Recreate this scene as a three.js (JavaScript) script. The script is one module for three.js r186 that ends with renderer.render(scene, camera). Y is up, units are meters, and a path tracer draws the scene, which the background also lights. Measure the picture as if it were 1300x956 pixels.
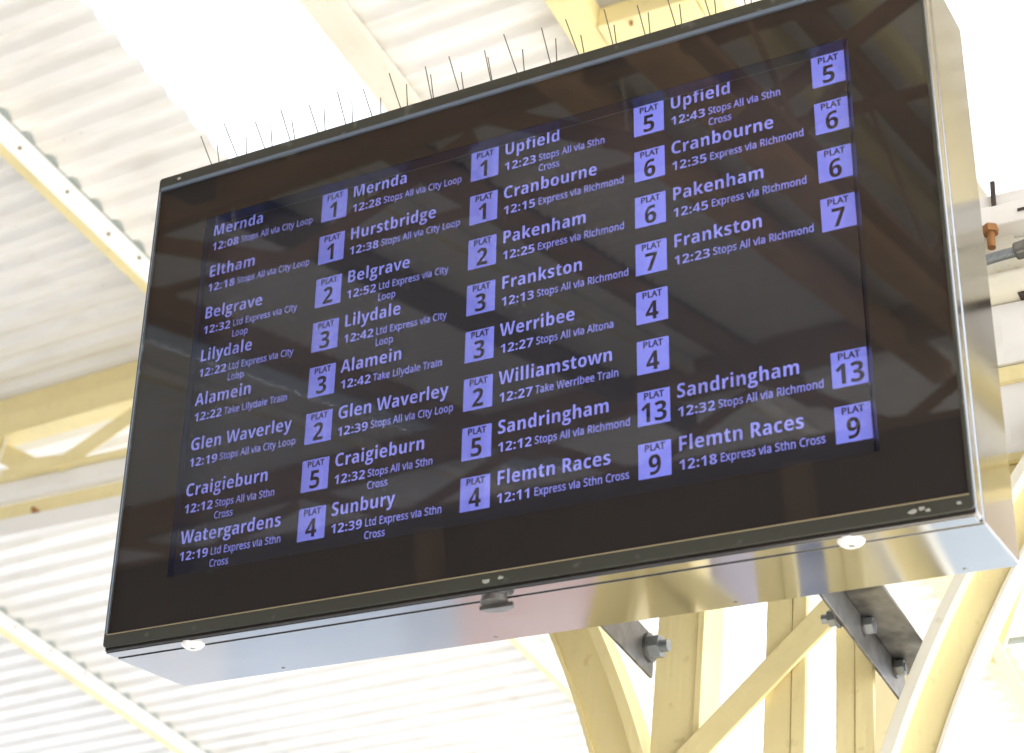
import * as THREE from 'three';
import { RoundedBoxGeometry } from 'three/addons/geometries/RoundedBoxGeometry.js';
import { mergeGeometries } from 'three/addons/utils/BufferGeometryUtils.js';

// ---------------------------------------------------------------- camera, sky, sun, exposure
const EXPOSURE = 4.15;
const scene = new THREE.Scene();
const camera = new THREE.PerspectiveCamera(23.481, 1300 / 956, 0.1, 2000);
{
  const back = new THREE.Vector3(0.43548724, -0.58372015, 0.68528946).normalize();
  const up = new THREE.Vector3(0.1983516, 0.80477961, 0.55945189).normalize();
  const right = new THREE.Vector3().crossVectors(up, back).normalize();
  up.crossVectors(back, right);
  camera.quaternion.setFromRotationMatrix(new THREE.Matrix4().makeBasis(right, up, back));
  camera.position.set(1.6397, 1.65, 2.5133);
  camera.setViewOffset(1300, 956, 0, 45, 1300, 956);
  camera.focus = 4.0; camera.userData.fStop = 3.6;
}
const renderer = new THREE.WebGLRenderer({ antialias: true });
renderer.toneMapping = THREE.LinearToneMapping;
renderer.toneMappingExposure = EXPOSURE;
renderer.shadowMap.enabled = true;

const sunDir = new THREE.Vector3(0.62, 0.70, 0.25).normalize();
{ // bright hazy daylight sky, white towards the horizon
  const W = 512, H = 256, data = new Float32Array(W * H * 4), d = new THREE.Vector3();
  for (let j = 0; j < H; j++) for (let i = 0; i < W; i++) {
    const el = ((j + 0.5) / H - 0.5) * Math.PI, az = ((i + 0.5) / W - 0.5) * 2 * Math.PI;
    d.set(Math.cos(az) * Math.cos(el), Math.sin(el), Math.sin(az) * Math.cos(el));
    const h = Math.pow(1 - Math.max(0, d.y), 2.2), glow = Math.pow(Math.max(0, d.dot(sunDir)), 10) * 0.7;
    const k = (j * W + i) * 4, below = d.y < 0 ? 0.5 : 1;
    data[k] = (0.52 + 0.50 * h + glow) * below; data[k + 1] = (0.66 + 0.40 * h + glow) * below; data[k + 2] = (0.95 + 0.16 * h + glow * 0.9) * below; data[k + 3] = 1;
  }
  const sky = new THREE.DataTexture(data, W, H, THREE.RGBAFormat, THREE.FloatType);
  sky.mapping = THREE.EquirectangularReflectionMapping; sky.magFilter = THREE.LinearFilter; sky.minFilter = THREE.LinearFilter; sky.needsUpdate = true;
  scene.background = sky; scene.environment = sky;
}
const sun = new THREE.DirectionalLight(0xfff2df, 4.5);
sun.name = 'sun'; sun.position.copy(sunDir).multiplyScalar(60); sun.castShadow = true; sun.shadow.mapSize.set(2048, 2048);
Object.assign(sun.shadow.camera, { left: -30, right: 30, top: 30, bottom: -30, near: 1, far: 140 });
scene.add(sun, sun.target);

// ---------------------------------------------------------------- helpers
let seed = 7;
const rnd = () => { seed = (seed * 1664525 + 1013904223) >>> 0; return seed / 4294967296; };
const rr = (a, b) => a + (b - a) * rnd();
const taken = {};
const numbered = (n) => { const k = (taken[n] = (taken[n] ?? -1) + 1); return k ? n + '_' + String(k).padStart(3, '0') : n; };
function boxUV(g, s = 1) {
  if (g.index) g = g.toNonIndexed();
  const p = g.attributes.position, n = g.attributes.normal, uv = new Float32Array(p.count * 2);
  for (let i = 0; i < p.count; i++) {
    const ax = Math.abs(n.getX(i)), ay = Math.abs(n.getY(i)), az = Math.abs(n.getZ(i));
    const x = p.getX(i), y = p.getY(i), z = p.getZ(i);
    if (ay >= ax && ay >= az) { uv[i * 2] = x * s; uv[i * 2 + 1] = z * s; } else if (ax >= az) { uv[i * 2] = z * s; uv[i * 2 + 1] = y * s; } else { uv[i * 2] = x * s; uv[i * 2 + 1] = y * s; }
  }
  g.setAttribute('uv', new THREE.BufferAttribute(uv, 2));
  for (const k of Object.keys(g.attributes)) if (!['position', 'normal', 'uv'].includes(k)) g.deleteAttribute(k);
  g.clearGroups?.();
  return g;
}
const box = (x0, x1, y0, y1, z0, z1, r = 0.003) => {
  const w = x1 - x0, h = y1 - y0, d = z1 - z0;
  const g = new RoundedBoxGeometry(w, h, d, 2, Math.min(r, w * 0.45, h * 0.45, d * 0.45));
  g.translate((x0 + x1) / 2, (y0 + y1) / 2, (z0 + z1) / 2);
  return boxUV(g);
};
const V = (x, y, z) => new THREE.Vector3(x, y, z);
// bar with a rectangular section between two points; w lies across "side", h across the rest
function bar(a, b, w, h, sideHint = V(0, 0, 1), r = 0.003) {
  const d = b.clone().sub(a), L = d.length(), x = d.normalize(), z = sideHint.clone().addScaledVector(x, -sideHint.dot(x)).normalize(), y = z.clone().cross(x);
  const g = boxUV(new RoundedBoxGeometry(L, h, w, 2, Math.min(r, w * 0.45, h * 0.45)));
  g.applyMatrix4(new THREE.Matrix4().makeBasis(x, y, z).setPosition(a.clone().add(b).multiplyScalar(0.5)));
  return g;
}
function extr(pts, depth, bevel = 0, holes = []) {
  const s = new THREE.Shape(pts.map((p) => new THREE.Vector2(p[0], p[1])));
  for (const h of holes) s.holes.push(new THREE.Path(h.map((p) => new THREE.Vector2(p[0], p[1]))));
  return boxUV(new THREE.ExtrudeGeometry(s, { depth, bevelEnabled: bevel > 0, bevelSize: bevel, bevelThickness: bevel, bevelSegments: 3, curveSegments: 12 }));
}
const cyl = (r0, r1, h, seg = 20) => { let g = new THREE.CylinderGeometry(r0, r1, h, seg); if (seg <= 8) { g = g.toNonIndexed(); g.computeVertexNormals(); } return boxUV(g); };
const tube = (pts, r, seg = 40, rad = 8) => { const g = new THREE.TubeGeometry(new THREE.CatmullRomCurve3(pts), seg, r, rad).toNonIndexed(); return boxUV(g); };
function obj(name, geos, material, parent = scene) {
  const g = Array.isArray(geos) ? (geos.length > 1 ? mergeGeometries(geos) : geos[0]) : geos;
  const m = new THREE.Mesh(g, material); m.name = numbered(name); m.castShadow = m.receiveShadow = true; parent.add(m);
  return m;
}
function thing(name, label, category, group, pos = [0, 0, 0]) {
  const o = new THREE.Group(); o.name = numbered(name); o.position.set(...pos); scene.add(o); tag(o, label, category, group);
  return o;
}
function tag(o, label, category, group) { o.userData = { label, category }; if (group) o.userData.group = group; return o; }
const PATH = { noise: null };

// ---------------------------------------------------------------- textures
function makeNoise(sd) {
  const N = 64, t = new Float32Array(N * N); let s = sd;
  for (let i = 0; i < N * N; i++) { s = (s * 1664525 + 1013904223) >>> 0; t[i] = s / 4294967296; }
  return (x, y, per) => {
    const X = Math.floor(x), Y = Math.floor(y), fx = x - X, fy = y - Y, sx = fx * fx * (3 - 2 * fx), sy = fy * fy * (3 - 2 * fy);
    const at = (a, b) => t[(((b % per) + per) % per % N) * N + (((a % per) + per) % per % N)];
    return (at(X, Y) * (1 - sx) + at(X + 1, Y) * sx) * (1 - sy) + (at(X, Y + 1) * (1 - sx) + at(X + 1, Y + 1) * sx) * sy;
  };
}
function tex(W, H, fn, srgb, rx = 1, ry = 1) {
  const d = new Uint8Array(W * H * 4);
  for (let j = 0; j < H; j++) for (let i = 0; i < W; i++) { const c = fn(i / W, j / H); for (let k = 0; k < 3; k++) d[(j * W + i) * 4 + k] = Math.max(0, Math.min(255, Math.round(c[k] * 255))); d[(j * W + i) * 4 + 3] = 255; }
  const t = new THREE.DataTexture(d, W, H, THREE.RGBAFormat); t.wrapS = t.wrapT = THREE.RepeatWrapping; t.magFilter = THREE.LinearFilter; t.minFilter = THREE.LinearMipmapLinearFilter; t.generateMipmaps = true;
  if (srgb) t.colorSpace = THREE.SRGBColorSpace;
  t.repeat.set(rx, ry); t.needsUpdate = true;
  return t;
}
const n1 = makeNoise(11), n2 = makeNoise(29), n3 = makeNoise(53);
const fbm = (n, u, v, p) => (n(u * p, v * p, p) * 8 + n(u * p * 2, v * p * 2, p * 2) * 4 + n(u * p * 4, v * p * 4, p * 4) * 2 + n(u * p * 8, v * p * 8, Math.min(64, p * 8))) / 15;
const lin = (c) => (c <= 0.0031308 ? c * 12.92 : 1.055 * Math.pow(c, 1 / 2.4) - 0.055);
// paint with dust, small chips and rusty spots (linear colours in, sRGB texture out)
function paintTex(base, dirt, amount, spots, p) {
  return tex(512, 512, (u, v) => {
    const a = fbm(n1, u, v, p), b = fbm(n2, u, v, p * 2), sp = fbm(n3, u, v, 32);
    const drip = fbm(n1, u, v * 0.125 + 0.3, 16);
    let k = Math.min(1, Math.max(0, (a - 0.5) * 2.2)) * amount + (b - 0.5) * 0.10 + Math.max(0, drip - 0.56) * amount * 1.8;
    if (sp > 0.72) k += (sp - 0.72) * 8 * spots;
    return [0, 1, 2].map((c) => lin(Math.max(0, base[c] * (1 - k) + dirt[c] * k)));
  }, true);
}
function roofTex() { // white paint with grime that runs along the sheets, and faint dust
  return tex(1024, 1024, (u, v) => {
    const a = fbm(n1, u, v, 4), st = fbm(n2, u * 0.25 + 0.1, v, 24), run = fbm(n3, u * 0.5, v, 8), sp = n1(u * 64, v * 64, 64) * n3(u * 40, v * 40, 40);
    let k = Math.max(0, st - 0.52) * 0.7 + Math.max(0, a - 0.52) * 0.35 + Math.max(0, run - 0.6) * 0.5;
    if (sp > 0.86) k += 0.25;
    k = Math.min(0.6, k);
    return [0.87 * (1 - k) + 0.52 * k, 0.85 * (1 - k) + 0.45 * k, 0.80 * (1 - k) + 0.32 * k].map(lin);
  }, true, 0.5, 0.5);
}
const M = {};
const std = (o) => new THREE.MeshStandardMaterial({ side: THREE.DoubleSide, ...o });
const paintBump = tex(512, 512, (u, v) => { const k = 0.6 * fbm(n2, u, v, 10) + 0.4 * n1(u * 64, v * 6, 64); return [k, k, k]; }, false, 2, 2);
M.cream = std({ name: 'cream paint', bumpMap: paintBump, bumpScale: 0.0018, map: paintTex([0.86, 0.74, 0.38], [0.42, 0.29, 0.11], 0.18, 0.22, 4), roughness: 0.5 });
M.pale = std({ name: 'pale cream paint', map: paintTex([0.82, 0.78, 0.64], [0.5, 0.42, 0.26], 0.12, 0.35, 4), roughness: 0.5 });
M.brown = std({ name: 'brown painted steel', map: paintTex([0.27, 0.14, 0.06], [0.1, 0.06, 0.03], 0.3, 0.3, 4), roughness: 0.6 });
M.tan = std({ name: 'orange brown paint', map: paintTex([0.62, 0.36, 0.16], [0.2, 0.12, 0.05], 0.3, 0.3, 4), roughness: 0.6 });
M.white = std({ name: 'white painted sheet', map: roofTex(), roughness: 0.45 });
M.sky = new THREE.MeshPhysicalMaterial({ name: 'translucent sheet', color: 0xcfd6da, roughness: 0.95, transmission: 0.30, thickness: 0, side: THREE.DoubleSide });
M.oldBolt = std({ name: 'weathered bolt', color: new THREE.Color(0.16, 0.12, 0.07), roughness: 0.7, metalness: 0.3 });
M.gapGrey = std({ name: 'grey green gap tone', color: new THREE.Color(0.30, 0.34, 0.32), roughness: 0.9 });  // colour stands in for the shade seen in the rib gaps
M.skyDim = new THREE.MeshPhysicalMaterial({ name: 'grimy translucent sheet', color: 0x8b949c, roughness: 0.95, transmission: 0.16, thickness: 0, side: THREE.DoubleSide });
M.rust = std({ name: 'rusty steel', map: paintTex([0.36, 0.17, 0.06], [0.12, 0.05, 0.02], 0.6, 0.6, 8), roughness: 0.8, metalness: 0.2 });
M.darkSteel = std({ name: 'dark painted steel', color: new THREE.Color(0.05, 0.035, 0.03), roughness: 0.6 });
const brush = tex(256, 512, (u, v) => { const k = 0.45 + 0.3 * n1(u * 4, v * 64, 64) + 0.25 * n2(u * 2, v * 60, 60); return [k, k, k]; }, false);
const smudge = tex(512, 512, (u, v) => { const k = 0.62 + 0.38 * fbm(n2, u, v, 5); return [k, k, k]; }, false, 1.5, 1.5);
const smudgeGlass = tex(512, 512, (u, v) => { const a = fbm(n3, u, v, 3), b = n1(u * 64, v * 2, 64); const k = 0.12 + Math.max(0, a - 0.5) * 1.8 + (b > 0.93 ? 0.2 : 0); return [k, k, k]; }, false, 0.7, 0.9);
M.dimmed = new THREE.MeshPhysicalMaterial({ name: 'dull brushed stainless steel', color: new THREE.Color(0.235, 0.23, 0.22), metalness: 1, roughness: 0.17, roughnessMap: smudge, bumpMap: brush, bumpScale: 0.00005, side: THREE.DoubleSide });  // darker copy of the steel: dimmer side reflections put into its colour
M.stainless = new THREE.MeshPhysicalMaterial({ name: 'brushed stainless steel', color: new THREE.Color(0.50, 0.50, 0.51), metalness: 1, roughness: 0.15, roughnessMap: smudge, bumpMap: brush, bumpScale: 0.00004, side: THREE.DoubleSide });  // same steel, underside brightness put into the lighter colour
M.galv = std({ name: 'galvanised steel', metalness: 0.85, roughness: 0.42, map: tex(512, 512, (u, v) => {
  const a = fbm(n1, u, v, 16), b = fbm(n3, u, v, 4), k = 0.34 + 0.30 * a + (b > 0.56 ? -(b - 0.56) * 1.1 : 0); return [lin(k * 0.42), lin(k * 0.41), lin(k * 0.39)];
}, true, 3, 3) });
M.bolt = std({ name: 'zinc bolt', metalness: 0.8, roughness: 0.4, color: new THREE.Color(0.27, 0.29, 0.30) });
M.frame = std({ name: 'dark frame', roughness: 0.32, map: tex(512, 512, (u, v) => { const k = fbm(n1, u, v, 6), s = fbm(n3, u, v, 24) * 0.6 + 0.4 * n2(u * 60, v * 60, 60); const w = s > 0.7 ? (s - 0.7) * 0.7 : 0; return [lin(0.040 + 0.016 * k + w), lin(0.041 + 0.017 * k + w), lin(0.033 + 0.013 * k + w)]; }, true, 1, 1) });
M.mask = std({ name: 'black glass border', color: new THREE.Color(0.006, 0.004, 0.003), roughness: 0.7 });
M.glass = new THREE.MeshPhysicalMaterial({ name: 'clear pane', color: 0xffffff, roughness: 0.04, roughnessMap: smudgeGlass, transmission: 1, thickness: 0, ior: 1.7, side: THREE.DoubleSide });
M.bezel = std({ name: 'blue black screen bezel', color: new THREE.Color(0.018, 0.026, 0.055), roughness: 0.35, metalness: 0.3 });
M.edgeBlue = std({ name: 'ground glass edge', color: new THREE.Color(0.15, 0.19, 0.25), roughness: 0.35, metalness: 0.2 });  // blue of the reflected sky put into the bevel colour
M.edgeTan = std({ name: 'tan gasket', color: new THREE.Color(0.30, 0.25, 0.15), roughness: 0.5 });
M.seal = std({ name: 'black rubber seal', color: new THREE.Color(0.015, 0.014, 0.016), roughness: 0.7 });
M.nylon = std({ name: 'white nylon', color: new THREE.Color(0.8, 0.8, 0.8), roughness: 0.35 });
M.wire = std({ name: 'spike wire', color: new THREE.Color(0.13, 0.10, 0.07), roughness: 0.45, metalness: 0.4 });
M.clear = std({ name: 'clear plastic strip', color: new THREE.Color(0.5, 0.5, 0.48), roughness: 0.3 });
M.ground = std({ name: 'asphalt platform', map: tex(512, 512, (u, v) => { const k = 0.34 + 0.14 * fbm(n1, u, v, 8) + 0.05 * n2(u * 60, v * 60, 60); return [lin(k), lin(k * 0.985), lin(k * 0.95)]; }, true, 0.35, 0.35), roughness: 0.85 });
M.lead = std({ name: 'dropping', color: new THREE.Color(0.34, 0.34, 0.30), roughness: 0.8 });

// ---------------------------------------------------------------- ground
{
  const g = new THREE.PlaneGeometry(600, 600); g.rotateX(-Math.PI / 2);
  const m = obj('ground', boxUV(g), M.ground); m.userData = { kind: 'structure' };
}

// dark walls added behind the viewer to block light and darken the glass reflection
{
  const brick = std({ name: 'dark brown brick', map: paintTex([0.075, 0.038, 0.025], [0.03, 0.02, 0.016], 0.5, 0.2, 6), roughness: 0.8 });
  const t = thing('added_rear_walls', 'added dark brown walls behind the viewer, blocking light and reflected low in the black glass', 'building', null, [-4.5, 0, 11.6]);
  obj('end_wall', box(-12, 11, 0, 6.25, 0, 0.3), brick, t);
  obj('side_wall', box(10.5, 10.8, 0, 3.6, -6.5, -0.003), brick, t);
  obj('side_wall', box(-10.8, -10.5, 0, 3.0, -6.5, -0.003), brick, t);
}

// panels invented to give the steel underside its coloured reflection bands; otherwise unseen
{
  const t = thing('added_reflection_panels', 'added pale, pinkish and dark panels that colour the reflection in the steel underside of the display', 'wall', null, [-4, 0, -9.2]);
  const P = (x0, x1, c, y1 = 2.45) => obj('panel', box(x0 + 4.003, x1 + 3.997, 0.02, y1, -0.05, 0, 0.004), std({ name: 'added reflection panel', color: new THREE.Color(...c.map((v) => Math.min(0.86, v * 1.3))), roughness: 0.6 }), t);
  P(-13, -9.6, [0.6, 0.62, 0.64]); P(-9.6, -7.4, [0.70, 0.72, 0.74]); P(-7.4, -5.7, [0.50, 0.56, 0.64]); P(-5.7, -5.2, [0.42, 0.46, 0.52]); P(-5.2, -3.85, [0.56, 0.40, 0.36]);
  P(-3.85, -3.5, [0.10, 0.12, 0.17]); P(-3.5, -3.1, [0.16, 0.12, 0.08]); P(-3.1, -2.5, [0.46, 0.42, 0.46]); P(-2.5, -2.2, [0.12, 0.14, 0.19]); P(-2.2, -1.9, [0.18, 0.14, 0.10]); P(-1.9, 0.6, [0.52, 0.60, 0.72]); P(0.6, 6, [0.5, 0.5, 0.5]);
}

// ---------------------------------------------------------------- ribbed roof (parts: sheets and translucent sheets)
const roofY = (x) => 6.928 + 0.05 * x;
const PITCH = 0.159;
const roof = new THREE.Group(); roof.name = 'roof'; roof.userData = { kind: 'structure' }; scene.add(roof);
function sheetGeo(x0, x1, z0, ribs, lift = 0) {
  const prof = []; // (z offset, height)
  for (let k = 0; k < ribs; k++) {
    const z = k * PITCH;
    for (const q of [0, 0.03, 0.058]) prof.push([z + q, 0]);
    for (let i = 0; i <= 12; i++) { const a = i / 12; prof.push([z + 0.062 + a * 0.094, 0.0235 * Math.pow(Math.sin(a * Math.PI), 1.25)]); }
  }
  prof.push([ribs * PITCH, 0]);
  const pos = [], idx = [], uv = [];
  for (const [z, h] of prof) for (const x of [x0, x1]) { pos.push(x, roofY(x) + h + lift, z0 + z); uv.push(x, z0 + z); }
  for (let i = 0; i < prof.length - 1; i++) { const a = i * 2; idx.push(a, a + 2, a + 1, a + 1, a + 2, a + 3); }
  const g = new THREE.BufferGeometry();
  g.setAttribute('position', new THREE.Float32BufferAttribute(pos, 3)); g.setAttribute('uv', new THREE.Float32BufferAttribute(uv, 2)); g.setIndex(idx);
  g.computeVertexNormals();
  return g;
}
const Z0 = -11.393;
const bands = [[-15, -10.2, 0], [-10.2, -9.4, 1], [-9.4, -6.2, 0], [-6.2, -5.5, 2], [-5.5, -2.757, 0], [-2.757, -1.95, 1], [-1.95, 0.06, 0], [0.06, 0.98, 1], [0.98, 6, 0]];
for (const [x0, x1, clear] of bands) {
  let z = Z0;
  while (z < 22) {
    const ribs = z < 0.5 ? 5 : 25, lit = clear === 1 ? z < 0.5 : clear === 2 && z > 3 && z < 9;
    obj(lit ? 'skylight_sheet' : 'roof_sheet', sheetGeo(x0 + (lit ? 0.004 : 0), x1 - (lit ? 0.004 : 0), z, ribs, lit ? 0.003 : 0), lit ? (clear === 2 ? M.skyDim : M.sky) : M.white, roof);
    z += ribs * PITCH;
  }
}

// ---------------------------------------------------------------- purlins that run away from the viewer under the sheets
function channelPurlin(x, depth, flange, label, z0 = -10, z1 = 21.5, bolts = []) {
  const t = thing('purlin', label, 'purlin', 'purlins under the ribbed roof', [x, roofY(x), 0]);
  const y = -0.003;
  obj('web', box(-0.006, 0, y - depth, y - 0.0085, z0, z1, 0.002), M.white, t);  // cream purlin: lit face painted white, shaded flange left cream
  obj('gap_shade', box(-0.004, 0.0022, y - 0.008, y - 0.0005, z0, z1, 0.001), M.gapGrey, t);  // dark line standing in for the shaded gap above the web
  obj('flange', box(-flange, -0.0065, y - depth, y - depth + 0.006, z0, z1, 0.002), M.cream, t);
  for (const z of bolts) {
    const b = obj('bolt', [cyl(0.008, 0.008, 0.010, 6).rotateZ(Math.PI / 2)], M.oldBolt, t); b.position.set(0.006, y - depth * rr(0.4, 0.65), z);
  }
  return t;
}
const ribShadeGeo = extr([[-0.066, -0.004], ...Array.from({ length: 11 }, (_, i) => { const a = 0.05 + 0.9 * i / 10; return [-(0.062 + a * 0.094), 0.0235 * Math.pow(Math.sin(a * Math.PI), 1.25) - 0.001]; }), [-0.152, -0.004]], 0.006).rotateY(Math.PI / 2);
function ribShades(t, za, zb) { // dark pieces standing in for the shade inside the ribs
  for (let z = Z0; z < zb; z += PITCH) if (z > za) { const m = obj('rib_shade', ribShadeGeo, M.gapGrey, t); m.position.set(0.001, 0.0, z); }
}
ribShades(channelPurlin(-3.485, 0.128, 0.062, 'pale cream channel purlin left of the bright skylight strip, bolts along its face', -10, 21.5, [-1.18, -1.40, -1.72, -2.02, -2.24, -2.6]), -3.2, -0.4);
ribShades(channelPurlin(-6.49, 0.095, 0.085, 'pale cream channel purlin at the lower left corner below the fascia boards', -10, 21.5, [-4.9, -5.25, -5.6, -6.0, -6.4]), -7.6, -4.3);
function boxPurlin(x0, x1, y0, label, mat, z0 = -10, z1 = 21.5) {
  const t = thing('purlin', label, 'purlin', 'purlins under the ribbed roof', [(x0 + x1) / 2, y0, 0]);
  const w = (x1 - x0) / 2, top = roofY((x0 + x1) / 2) - y0 - 0.012;
  obj('beam', box(-w, w, 0, top, z0, z1, 0.004), mat, t);
  obj('edge_angle', box(w + 0.0005, w + 0.008, 0.004, top - 0.01, z0, z1, 0.002), mat, t);
  return t;
}
boxPurlin(-1.94, -1.782, 6.80, 'wide pale cream beam along the right edge of the bright skylight strip', M.pale);
boxPurlin(1.75, 1.93, 6.72, 'added cream beam, seen only mirrored in the upper part of the steel side of the display', M.cream);  // three unseen beams added to put streaks into the side reflection
boxPurlin(2.7, 2.95, 6.7, 'added brown beam, seen only mirrored in the steel side of the display', M.tan);
boxPurlin(3.7, 3.85, 6.75, 'second added cream beam, seen only mirrored low in the steel side of the display', M.cream);
const Y = boxPurlin(-1.009, -0.885, 6.75, 'yellow cream beam above the top edge of the display, a cross beam joining it', M.cream);
{ const g = obj('gusset', extr([[0, 0], [0.16, 0], [0.02, -0.15], [0, -0.17]], 0.008, 0.001), M.cream, Y); g.rotation.x = Math.PI / 2; g.position.set(0.064, 0.014, -1.868); }
boxPurlin(-0.475, -0.40, 6.76, 'narrow yellow beam above the display, right of the wider yellow beam', M.cream);
{
  const t = thing('cross_beam', 'yellow cream cross beam running right above the display between two beams', 'beam', null, [-0.68, 6.74, -1.805]);
  obj('beam', box(-0.195, 0.20, 0, 0.10, -0.06, 0.055, 0.003), M.cream, t);
  const b = obj('bolt', cyl(0.008, 0.008, 0.02, 6), M.rust, t); b.position.set(-0.06, -0.008, 0.03);
}
// ---------------------------------------------------------------- trusses
function xTruss(z, x0, x1, phase, label, opts = {}) {
  const paint = opts.paint ?? M.cream;
  const t = thing('roof_truss', label, 'truss', 'trusses across the roof', [0, 0, z]);
  const yt = (x) => roofY(x) - 0.012, slope = V(1, 0.05, 0);
  const h = opts.h ?? 0.255, bot = opts.bot ?? 6.14;
  const P = (x, dy) => V(x, yt(x) + dy, 0);
  obj('top_chord', [bar(P(x0, -0.062), P(x1, -0.062), 0.05, 0.12), bar(P(x0, -0.125 - (h - 0.125) / 2), P(x1, -0.125 - (h - 0.125) / 2), 0.085, h - 0.125)], paint, t);
  obj('chord_lip', bar(P(x0, -h - 0.008), P(x1, -h - 0.008), 0.105, 0.012), paint, t);
  obj('bottom_chord', [bar(V(x0, bot, 0), V(x1, bot, 0), 0.09, 0.008), bar(V(x0, bot + 0.024, 0.002), V(x1, bot + 0.024, 0.002), 0.008, 0.040)], paint, t);
  const step = opts.step ?? 1.12;
  for (let x = phase + Math.ceil((x0 - phase) / step) * step; x < x1 - step / 2; x += step) {
    const top = yt(x) - h - 0.01;
    obj('web', bar(V(x + 0.06, bot + 0.012, 0.02), V(x + step / 2, top, 0.02), 0.008, 0.105), paint, t);
    obj('web', bar(V(x - 0.06, bot + 0.012, -0.02), V(x - step / 2, top, -0.02), 0.008, 0.105), paint, t);
    obj('gusset', extr([[-0.24, 0], [0.2, 0], [0.1, 0.05], [-0.1, 0.075], [-0.34, 0.03]], 0.006, 0.001).translate(x, bot + 0.012, 0.0255), paint, t);
    obj('rod', cyl(0.006, 0.006, top - bot, 8).translate(x - 0.36, (top + bot) / 2, 0.035), M.pale, t);
  }
  return t;
}
xTruss(-2.957, -14.5, -0.75, -4.42, 'cream lattice truss left of the display, V webs on its bottom chord', { h: 0.262 });
xTruss(4.6, -14.5, 5.8, -3.6, 'roof truss seen only as the nearest reflection in the dark glass', { bot: 6.05, step: 2.4, paint: M.brown });
xTruss(10.2, -14.5, 5.8, -4.1, 'roof truss reflected faintly low in the dark glass', { bot: 5.9, step: 2.2, h: 0.3, paint: M.brown });
// boards under the truss
const boards = [[6.128, 6.010, -2.95, M.white, 'upper pale board hung directly under the lattice truss left of the display'], [6.002, 5.905, -2.972, M.cream, 'middle cream board under the lattice truss, a rusty stub at its lower edge'], [5.899, 5.797, -2.945, M.white, 'lowest white board under the lattice truss, grimy along its lower edge']];
for (const [y1, y0, z, m, label] of boards) {
  const o = obj('fascia_board', box(-13, -0.8, y0, y1, z - 0.03, z, 0.003), m); tag(o, label, 'board', 'boards under the lattice truss');
}
{ const o = obj('bolt_stub', [cyl(0.012, 0.012, 0.04, 8).rotateX(Math.PI / 2).translate(-4.45, 5.918, -2.952), box(-4.475, -4.445, 5.907, 5.93, -2.971, -2.955, 0.002)], M.rust); tag(o, 'small rusty stub sticking out of the middle board below the truss', 'bolt'); }
// lattice beams that run away behind the viewer: seen in the glass
function zLattice(x, z0, z1, label) {
  const t = thing('lattice_beam', label, 'beam', 'lattice beams reflected in the glass', [x, 0, 0]);
  const top = roofY(x) - 0.12, bot = top - 0.85;
  obj('top_chord', box(-0.06, 0.06, top - 0.1, top, z0, z1), M.brown, t);
  obj('bottom_chord', box(-0.045, 0.045, bot - 0.05, bot, z0, z1), M.brown, t);
  const s = 1.1; let k = 0;
  for (let z = z0; z < z1 - s; z += s, k++) obj('web', bar(V(0.01, k % 2 ? top - 0.1 : bot, z), V(0.01, k % 2 ? bot : top - 0.1, z + s), 0.008, 0.07, V(1, 0, 0)), M.brown, t);
  return t;
}
zLattice(-0.63, 2.2, 11.4, 'brown lattice beam reflected at the far upper right of the dark glass');
function rearBeam(x, w, mat, label) {
  const t = thing('rear_beam', label, 'beam', 'beams behind the viewer reflected in the glass', [x, 6.5, 0]);
  obj('beam', box(-w / 2, w / 2, 0, 0.16, 1.9, 11.5), mat, t);
  obj('shadow_strip', box(-w / 2 - 0.03, -w / 2 - 0.0015, 0.05, 0.30, 1.9, 11.5), M.darkSteel, t);  // dark strip painted in as the shadow beside the beam
}
rearBeam(-1.31, 0.20, M.tan, 'orange brown beam reflected above the last two columns of train names');
rearBeam(-1.82, 0.17, M.tan, 'tan beam reflected between the third and fourth columns of train names');
rearBeam(-2.95, 0.10, M.brown, 'narrow brown beam reflected near the middle of the dark glass');
rearBeam(-4.1, 0.16, M.darkSteel, 'dark beam reflected across the second column of train names');
rearBeam(-5.6, 0.22, M.brown, 'broad brown beam reflected at the left of the dark glass');
function postColumn(x, z, label) {
  const t = thing('column', label, 'column', 'columns reflected in the glass', [x, 0, z]);
  obj('shaft', box(-0.11, 0.11, 0.02, 6.0, -0.11, 0.11, 0.01), M.brown, t);
  obj('base_plate', box(-0.2, 0.2, 0.001, 0.02, -0.2, 0.2), M.brown, t);
  return t;
}
postColumn(-3.1, 11.3, 'cream column reflected at the lower right of the dark glass');
postColumn(-6.7, 11.3, 'cream column reflected near the bottom middle of the dark glass');

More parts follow.
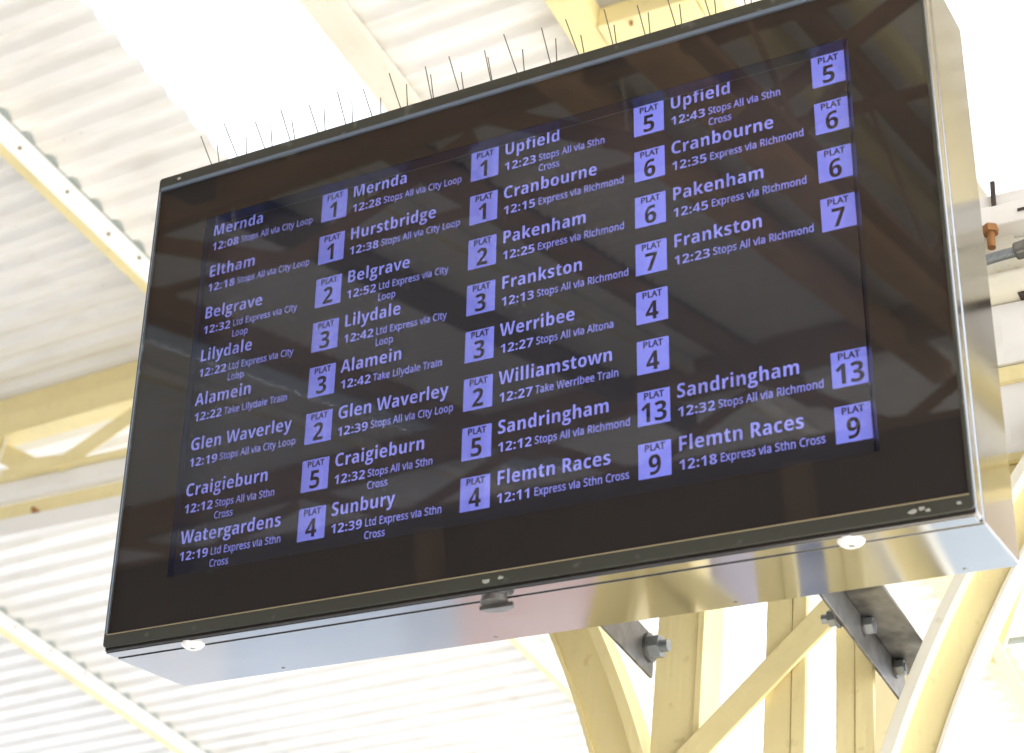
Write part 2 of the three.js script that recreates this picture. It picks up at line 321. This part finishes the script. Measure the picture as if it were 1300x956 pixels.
// ---------------------------------------------------------------- lattice column behind the display
const ZC = -0.7;
{
  const t = thing('lattice_column', 'cream lattice column with curved knee braces behind the bottom edge of the display', 'column', null, [0.3, 0, ZC]);
  const X = (x) => x - 0.3;
  const post = (x0, x1, y1 = 4.35) => [box(X(x0), X(x1), 0.02, y1, -0.012, 0, 0.003)];
  obj('post', [...post(0.071, 0.176), box(X(0.168), X(0.183), 0.02, 4.35, -0.10, 0.006, 0.002)], M.cream, t);
  obj('post', [...post(0.324, 0.383), box(X(0.3835), X(0.414), 0.02, 4.35, -0.012, 0.003, 0.003)], M.cream, t);
  obj('post', [...post(0.478, 0.519), box(X(0.5195), X(0.558), 0.02, 4.35, -0.012, 0.004, 0.003)], M.cream, t);
  obj('post', box(X(0.490), X(0.580), 0.02, 3.435, -0.215, -0.2, 0.003), M.pale, t);
  // lacing bars
  for (const [xa, ya, xb, yb] of [[0.10, 3.105, 0.517, 3.512], [0.517, 2.30, 0.10, 2.72], [0.10, 1.5, 0.517, 1.92], [0.517, 0.7, 0.10, 1.12]])
    obj('lacing_bar', bar(V(X(xa), ya, 0.015), V(X(xb), yb, 0.015), 0.010, 0.060), M.cream, t);
  obj('base_plate', box(X(-0.05), X(0.75), 0.001, 0.02, -0.25, 0.15), M.cream, t);
  // knee braces: curved channels
  const brace = (sgn, xl, xr) => {
    const N = 22, y0 = 2.95, y1 = 4.25, L = [], R = [];
    for (let i = 0; i <= N; i++) { const y = y0 + (y1 - y0) * i / N; L.push([X(xl(y)), y]); R.push([X(xr(y)), y]); }
    const strip = (A, B, z0, z1) => extr([...A, ...[...B].reverse()], z1 - z0, 0.0015).translate(0, 0, z0);
    const off = (A, d) => A.map(([x, y]) => [x + d, y]);
    const s = sgn > 0 ? 0.024 : -0.028;
    return [strip(L, R, -0.035, -0.012), sgn > 0 ? strip(L, off(L, s), -0.0105, 0.02) : strip(off(R, s * 0.0 + 0.002), off(R, 0.026), -0.075, 0.012), sgn > 0 ? strip(off(R, 0.002), off(R, 0.010), -0.06, 0.0) : strip(off(L, -0.010), off(L, -0.002), -0.06, -0.004)];
  };
  const rc = (y) => { const d = y - 3.29; return 0.635 + 0.42 * d + 0.26 * d * d; };
  const geosR = brace(1, rc, (y) => rc(y) + 0.103);
  const lc = (y) => { const d = y - 3.387; return -0.13 - 0.44 * d - 0.24 * d * d; };
  const geosL = brace(-1, lc, (y) => lc(y) + 0.09);
  obj('knee_brace', geosR[0], M.cream, t); obj('brace_flange', geosR[1], M.pale, t); obj('brace_flange', geosR[2], M.pale, t);  // pale paint on the right flanges carries the lit white band
  obj('knee_brace', geosL[0], M.cream, t); obj('brace_flange', geosL[1], M.cream, t); obj('brace_flange', geosL[2], M.cream, t);
}
// girder along the top of the column, right of the display
{
  const t = thing('girder', 'cream and white girder of stacked flanges and plates right of the display', 'girder', null, [0.85, 4.2, ZC]);
  const gx0 = -0.75, gx1 = 3.5, B = (y0, y1, z0, z1, r = 0.004) => box(gx0, gx1, y0 - 4.2, y1 - 4.2, z0, z1, r);
  obj('flange_plate', B(4.462, 4.526, -0.05, -0.03), M.white, t);
  obj('flange', B(4.398, 4.458, -0.06, 0.01), M.white, t);
  obj('web_plate', B(4.272, 4.396, -0.06, -0.045), M.pale, t);
  obj('bottom_flange', B(4.206, 4.268, -0.075, 0.012, 0.02), M.pale, t);
  obj('lower_board', B(4.038, 4.202, -0.07, -0.03), M.white, t);
  obj('lower_board', B(3.795, 4.030, -0.085, -0.045), M.white, t);
  obj('shade_lip', B(3.992, 4.034, -0.06, -0.034), M.cream, t);  // cream strips put in as the tan shade below the board lines
  obj('shade_lip', B(3.79, 3.812, -0.075, -0.038), M.cream, t);
  obj('dark_gap', box(0.045, 0.3, 4.2025 - 4.2, 4.2055 - 4.2, -0.06, -0.005, 0.001), M.darkSteel, t);  // dark strip put in as the shadow line in the gap
  obj('bottom_rail', B(3.735, 3.79, -0.10, -0.05), M.cream, t);
  obj('gusset', extr([[-0.08, 0.198], [0.035, 0.198], [0.075, 0.09], [-0.08, 0.085]], 0.006, 0.001).translate(0, 0, -0.04), M.pale, t);
  obj('hanger_plate', extr([[-0.10, 0.62], [-0.055, 0.44], [0.02, 0.26], [-0.10, 0.26]], 0.006, 0.001).translate(0, 0, -0.10), M.pale, t);
  obj('slot', box(-0.005, 0.006, 0.262, 0.36, -0.028, -0.02, 0.002), M.darkSteel, t);
  obj('slot_mark', box(0.062, 0.14, 0.222, 0.230, 0.0115, 0.014, 0.001), M.darkSteel, t);
}
{
  const t = thing('rusty_bolt', 'rusty brown bolt hanging under a white flange right of the display', 'bolt', null, [0.845, 4.392, ZC + 0.002]);
  obj('head', cyl(0.020, 0.018, 0.018, 6).translate(0, 0.0, 0), M.rust, t);
  obj('shank', cyl(0.0095, 0.0095, 0.045, 12).translate(0.001, -0.028, 0), M.rust, t);
}
{
  const t = thing('conduit', 'flexible ribbed grey conduit lying on the girder right of the display', 'conduit', null, [0.8, 4.27, ZC + 0.02]);
  const rings = [];
  for (let i = 0; i < 34; i++) {
    const u = i / 33, p = V(-0.02 + 0.125 * u, 0.012 + 0.034 * u - 0.016 * u * u, 0), q = V(0.125, 0.034 - 0.032 * u, 0).normalize();
    const g = boxUV(new THREE.TorusGeometry(0.0105, 0.0024, 6, 14)); g.applyQuaternion(new THREE.Quaternion().setFromUnitVectors(V(0, 0, 1), q)); g.translate(p.x, p.y, p.z); rings.push(g);
  }
  obj('ribbed_hose', rings, M.bolt, t);
  obj('coupling', bar(V(0.10, 0.030, 0), V(0.17, 0.040, 0), 0.034, 0.034, V(0, 0, 1), 0.008), M.galv, t);
}

{
  const t = thing('lattice_bars', 'thin cream crossing bars at the lower right corner beyond the knee brace', 'lattice', null, [0.5, 4.05, -2.0]);
  obj('bar', bar(V(0.098, 0.283, 0), V(-0.036, -0.073, 0), 0.02, 0.022), M.cream, t);
  obj('bar', bar(V(-0.075, 0.084, 0.03), V(0.060, -0.242, 0.03), 0.012, 0.034), M.pale, t);
  obj('rail', box(-0.06, 1.0, 0.006, 0.018, -0.05, -0.03), M.gapGrey, t);
}

// ---------------------------------------------------------------- galvanised brackets
function angleBracket(x, z0, z1, y0, y1, hasTop, label, bolts, bs = 1) {
  const t = thing('angle_bracket', label, 'bracket', 'galvanised brackets carrying the display', [x, y0, z0]);
  const h = y1 - y0, L = z0 - z1;
  obj('vertical_leg', box(-0.007, 0, 0, h, -L, 0, 0.002), M.galv, t);
  if (hasTop) obj('top_leg', box(0.0005, 0.078, h - 0.007, h, -L, 0, 0.002), M.galv, t);
  for (const [z, y, side, len] of bolts) {
    const b = new THREE.Group(); b.name = numbered('bolt'); b.position.set(side > 0 ? 0 : -0.007, y - y0, z - z0); b.rotation.z = side > 0 ? -Math.PI / 2 : Math.PI / 2; b.scale.setScalar(bs); t.add(b);
    obj('washer', cyl(0.021, 0.021, 0.004, 24).translate(0, 0.0025, 0), M.galv, b);
    obj('nut', cyl(0.0175, 0.0175, 0.016, 6).rotateY(0.35).translate(0, 0.0125, 0), M.bolt, b);
    obj('stud', cyl(0.0095, 0.0085, len, 16).translate(0, 0.02 + len / 2, 0), M.bolt, b);
  }
  return t;
}
angleBracket(0.582, -0.25, -0.83, 3.304, 3.380, true, 'galvanised angle bracket under the right half of the display, bolts through its leg', [[-0.575, 3.358, 1, 0.003], [-0.765, 3.358, 1, 0.003], [-0.45, 3.316, -1, 0.014]]);
angleBracket(0.115, -0.25, -0.60, 3.318, 3.410, false, 'galvanised bracket with a big hex nut left of the middle post below the display', [[-0.572, 3.374, 1, 0.012]], 1.45);

// ---------------------------------------------------------------- the departures display
const board = thing('departure_board', 'large black glass departure screen in a stainless steel box listing trains and platforms', 'display board', null, [0, 3.8375, 0]);
board.rotation.x = THREE.MathUtils.degToRad(10.758);
const BX0 = -0.907, BX1 = 0.953, BY0 = -0.585, BY1 = 0.577;
obj('casing', box(BX0, BX1, BY0, BY1, -0.23, 0.001, 0.005), M.dimmed, board);
obj('bright_underside', box(BX0 + 0.002, BX1 - 0.002, BY0 - 0.0016, BY0 - 0.0003, -0.229, -0.0005, 0.0006), M.stainless, board);  // thin plate added to carry the brighter underside tone
for (const x of [-0.62, -0.1, 0.42, 0.86]) obj('rivet', new THREE.SphereGeometry(0.0045, 12, 8).scale(1, 0.4, 1).translate(x, BY0 - 0.0016, -0.205), M.dimmed, board);
const rect = (x0, x1, y0, y1) => [[x0, y0], [x1, y0], [x1, y1], [x0, y1]];
function rrect(x0, x1, y0, y1, r) {
  const out = [];
  for (const [cx, cy, a] of [[x1 - r, y0 + r, -90], [x1 - r, y1 - r, 0], [x0 + r, y1 - r, 90], [x0 + r, y0 + r, 180]]) for (let i = 0; i <= 5; i++) { const t = (a + i * 18) * Math.PI / 180; out.push([cx + r * Math.cos(t), cy + r * Math.sin(t)]); }
  return out;
}
const bev = 0.005;
obj('bright_sill', box(BX0 + 0.006, BX1 - 0.006, BY0 - 0.0018, BY0 - 0.0004, 0.0105, 0.042, 0.0006), M.stainless, board);  // strip added so the door underside reads bright
obj('door_seal', extr(rect(BX0 + 0.005, BX1 - 0.005, BY0 + 0.005, BY1 - 0.005), 0.0075, 0, [rect(BX0 + 0.02, BX1 - 0.02, BY0 + 0.02, BY1 - 0.02)]).translate(0, 0, 0.0015), M.seal, board);
obj('door_frame', extr(rrect(BX0 + bev, BX1 - bev, BY0 + bev, BY1 - bev, 0.004), 0.024, bev, [rect(BX0 + 0.02, BX1 - 0.02, BY0 + 0.02, BY1 - 0.02)]).translate(0, 0, 0.0145), M.dimmed, board);
const GX0 = -0.897, GX1 = 0.943, GY0 = -0.547, GY1 = 0.540;
obj('front_frame', extr(rrect(BX0 + 0.004, BX1 - 0.004, BY0 + 0.011, BY1 - 0.002, 0.006), 0.004, 0.0015, [rect(GX0 - 0.001, GX1 + 0.001, GY0 - 0.004, GY1 + 0.010)]).translate(0, 0, 0.0455), M.frame, board);
obj('glass_edge', [box(GX0, GX1, GY1 + 0.0008, GY1 + 0.0095, 0.044, 0.0525, 0.001), box(GX0 - 0.0035, GX0 - 0.0005, GY0, GY1, 0.044, 0.0525, 0.001)], M.edgeBlue, board);
obj('gasket', [box(GX0, GX1, GY0 - 0.0028, GY0 - 0.0006, 0.044, 0.0525, 0.001), box(GX1 + 0.0006, GX1 + 0.003, GY0, GY1, 0.044, 0.0505, 0.001)], M.edgeTan, board);
const WX0 = -0.755, WX1 = 0.795, WY0 = -0.441, WY1 = 0.431, SX = 0.775, SY = 0.434;
obj('glass_border', extr(rect(GX0, GX1, GY0, GY1), 0.002, 0, [rect(WX0, WX1, WY0, WY1)]).translate(0, 0, 0.0435), M.mask, board);
{ // sloping sides between the window in the border and the screen behind it
  const a = [[WX0, WY0], [WX1, WY0], [WX1, WY1], [WX0, WY1]], b = [[-SX, -SY], [SX, -SY], [SX, SY], [-SX, SY]], pos = [];
  for (let i = 0; i < 4; i++) { const j = (i + 1) % 4; const A = [...a[i], 0.0434], B = [...a[j], 0.0434], C = [...b[j], 0.001], D = [...b[i], 0.001]; pos.push(...A, ...B, ...C, ...A, ...C, ...D); }
  const g = new THREE.BufferGeometry(); g.setAttribute('position', new THREE.Float32BufferAttribute(pos, 3)); g.computeVertexNormals();
  g.setAttribute('uv', new THREE.Float32BufferAttribute(new Float32Array(48), 2));
  const lip = [box(-SX, SX, SY - 0.0005, SY + 0.006, 0.0065, 0.0095, 0.0005)];
  obj('screen_surround', g, M.bezel, board);
  obj('surround_lip', lip, M.edgeBlue, board);
}
// the picture on the screen
const ROWS = [
  [['Mernda', '12:08', ['Stops All via City Loop'], 1], ['Mernda', '12:28', ['Stops All via City Loop'], 1], ['Upfield', '12:23', ['Stops All via Sthn', 'Cross'], 5], ['Upfield', '12:43', ['Stops All via Sthn', 'Cross'], 5]],
  [['Eltham', '12:18', ['Stops All via City Loop'], 1], ['Hurstbridge', '12:38', ['Stops All via City Loop'], 1], ['Cranbourne', '12:15', ['Express via Richmond'], 6], ['Cranbourne', '12:35', ['Express via Richmond'], 6]],
  [['Belgrave', '12:32', ['Ltd Express via City', 'Loop'], 2], ['Belgrave', '12:52', ['Ltd Express via City', 'Loop'], 2], ['Pakenham', '12:25', ['Express via Richmond'], 6], ['Pakenham', '12:45', ['Express via Richmond'], 6]],
  [['Lilydale', '12:22', ['Ltd Express via City', 'Loop'], 3], ['Lilydale', '12:42', ['Ltd Express via City', 'Loop'], 3], ['Frankston', '12:13', ['Stops All via Richmond'], 7], ['Frankston', '12:23', ['Stops All via Richmond'], 7]],
  [['Alamein', '12:22', ['Take Lilydale Train'], 3], ['Alamein', '12:42', ['Take Lilydale Train'], 3], ['Werribee', '12:27', ['Stops All via Altona'], 4], null],
  [['Glen Waverley', '12:19', ['Stops All via City Loop'], 2], ['Glen Waverley', '12:39', ['Stops All via City Loop'], 2], ['Williamstown', '12:27', ['Take Werribee Train'], 4], null],
  [['Craigieburn', '12:12', ['Stops All via Sthn', 'Cross'], 5], ['Craigieburn', '12:32', ['Stops All via Sthn', 'Cross'], 5], ['Sandringham', '12:12', ['Stops All via Richmond'], 13], ['Sandringham', '12:32', ['Stops All via Richmond'], 13]],
  [['Watergardens', '12:19', ['Ltd Express via Sthn', 'Cross'], 4], ['Sunbury', '12:39', ['Ltd Express via Sthn', 'Cross'], 4], ['Flemtn Races', '12:11', ['Express via Sthn Cross'], 9], ['Flemtn Races', '12:18', ['Express via Sthn Cross'], 9]],
];
{
  const CW = 2048, CH = 1147, K = CW / 1550;
  const c = document.createElement('canvas'); c.width = CW; c.height = CH;
  const g = c.getContext('2d');
  g.fillStyle = '#191b22'; g.fillRect(0, 0, CW, CH);
  const name = '#979bff', desc = '#8c90f2', tile = '#888ef8';
  // text drawn with a given cap height (mm) and a width factor measured from a reference string
  const put = (s, x, base, cap, weight, ref, refW, align, color, stroke = 0) => {
    const size = cap / 0.714;
    g.font = `${weight} ${size * K}px sans-serif`;
    const sx = (refW * K) / g.measureText(ref).width;
    g.save(); g.translate(x * K, base * K); g.scale(sx, 1); g.textAlign = align; g.textBaseline = 'alphabetic'; g.fillStyle = color; g.fillText(s, 0, 0); if (stroke) { g.strokeStyle = color; g.lineWidth = stroke * K; g.strokeText(s, 0, 0); } g.restore();
  };
  for (let r = 0; r < 8; r++) for (let k = 0; k < 4; k++) {
    const e = ROWS[r][k], x = k * 387.5, y = r * 108.5 - 0.5;
    if (!e) continue;
    put(e[0], x + 12, y + 28.5, 29, 'bold', 'Williamstown', 256, 'left', name);
    put(e[1], x + 13, y + 68, 20.5, 'bold', '12:18', 78, 'left', name);
    e[2].forEach((s, i) => put(s, x + 96, y + 65.5 + i * 27, 17, 'normal', 'Express via Sthn Cross', 204, 'left', desc, 0.95));
    const x1 = x + 386.5, x0 = x1 - 68;
    g.fillStyle = tile; g.fillRect(x0 * K, y * K + 1, 68 * K, 72 * K);
    put('PLAT', (x0 + x1) / 2, y + 18, 12.5, 'normal', 'PLAT', 43, 'center', '#10101c', 1.0);
    g.font = `bold ${(40 / 0.714) * K}px sans-serif`;
    put(String(e[3]), (x0 + x1) / 2, y + 66, 40, 'bold', '13', 57, 'center', '#15161f');
  }
  // viewing-angle fade painted into the picture: dimmer towards the upper left; faint column structure
  const viewFade = g.createLinearGradient(0, 0, CW * 0.62, CH * 0.5); viewFade.addColorStop(0, 'rgba(12,13,20,0.20)'); viewFade.addColorStop(0.6, 'rgba(12,13,20,0.08)'); viewFade.addColorStop(1, 'rgba(12,13,20,0)');
  g.fillStyle = viewFade; g.fillRect(0, 0, CW, CH);
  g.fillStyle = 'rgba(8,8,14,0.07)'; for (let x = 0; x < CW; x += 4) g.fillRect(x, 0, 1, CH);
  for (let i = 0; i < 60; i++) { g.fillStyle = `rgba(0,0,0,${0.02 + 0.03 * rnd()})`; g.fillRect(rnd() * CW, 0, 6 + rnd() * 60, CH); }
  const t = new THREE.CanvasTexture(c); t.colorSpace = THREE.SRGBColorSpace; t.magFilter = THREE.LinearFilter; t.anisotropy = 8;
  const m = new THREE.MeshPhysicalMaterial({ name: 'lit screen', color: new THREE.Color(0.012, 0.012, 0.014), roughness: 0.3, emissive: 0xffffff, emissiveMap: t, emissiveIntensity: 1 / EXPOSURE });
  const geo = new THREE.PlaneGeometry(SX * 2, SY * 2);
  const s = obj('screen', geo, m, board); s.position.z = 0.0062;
}
{ const p = obj('glass_pane', new THREE.PlaneGeometry(GX1 - GX0, GY1 - GY0), M.glass, board); p.position.set((GX0 + GX1) / 2, (GY0 + GY1) / 2, 0.0502); }
// underside fittings
for (const x of [-0.690, 0.725]) {
  const cap = obj('screw_cap', [boxUV(new THREE.LatheGeometry([[0.0001, 0.009], [0.0075, 0.009], [0.0085, 0.0115], [0.0125, 0.0118], [0.019, 0.0085], [0.024, 0.003], [0.0245, 0.0]].map(([a, b]) => new THREE.Vector2(a, -b)), 28))], M.nylon, board);
  cap.position.set(x, BY0 - 0.0002, 0.019);
  obj('socket', cyl(0.0055, 0.0055, 0.003, 6).translate(0, -0.0095, 0), M.bolt, cap);
}
{
  const l = obj('latch', [extr(Array.from({ length: 13 }, (_, i) => { const a = Math.PI * i / 12; return [0.034 * Math.cos(a), -0.028 * Math.sin(a)]; }), 0.006, 0.0015).rotateX(Math.PI / 2).translate(0, -0.014, 0)], M.galv, board);
  l.position.set(0.022, BY0, 0.012);
  obj('latch_body', [cyl(0.024, 0.028, 0.013, 20).translate(0, -0.0072, 0.006)], M.galv, l);
}
// bird droppings and scuffs on the frame
{
  const spots = [[0.020, -0.566, 0.006], [0.052, -0.563, 0.004], [0.845, -0.564, 0.005], [0.862, -0.561, 0.004], [0.872, -0.566, 0.003], [0.925, -0.562, 0.003], [-0.845, 0.562, 0.004]];
  for (const [x, y, r] of spots) {
    const n = 11, pts = Array.from({ length: n }, (_, i) => { const a = i / n * 2 * Math.PI, q = r * rr(0.55, 1.1); return [q * 1.5 * Math.cos(a), q * 0.8 * Math.sin(a)]; });
    obj('dropping', extr(pts, 0.0008, 0.0006).translate(x, y, 0.0512), M.lead, board);
  }
}

// ---------------------------------------------------------------- bird spikes on top of the display
{
  const t = thing('bird_spikes', 'row of thin wire bird spikes standing along the top edge of the display', 'bird spikes', null, [0, 3.8375, 0]);
  t.rotation.copy(board.rotation);
  obj('base_strip', box(BX0 + 0.06, BX1 - 0.03, BY1 + 0.0005, BY1 + 0.005, -0.075, -0.045, 0.001), M.clear, t);
  for (let i = 0; i < 23; i++) {
    const x = -0.80 + i * 0.0759 + rr(-0.003, 0.003), y = BY1 + 0.004;
    for (const [dz, dy, dx, bz] of [[0.080, 0.116, -0.004, -0.048], [0.040, 0.108, 0.008, -0.050]]) {
      const a = V(x, y, bz), b = V(x + dx + rr(-0.010, 0.010), y + dy * rr(0.84, 1.02), bz + dz * rr(0.8, 1.15));
      obj('spike', tube([a, a.clone().lerp(b, 0.5).add(V(rr(-0.001, 0.001), 0, 0)), b], 0.0013, 6, 5), M.wire, t);
    }
  }
}

renderer.render(scene, camera);
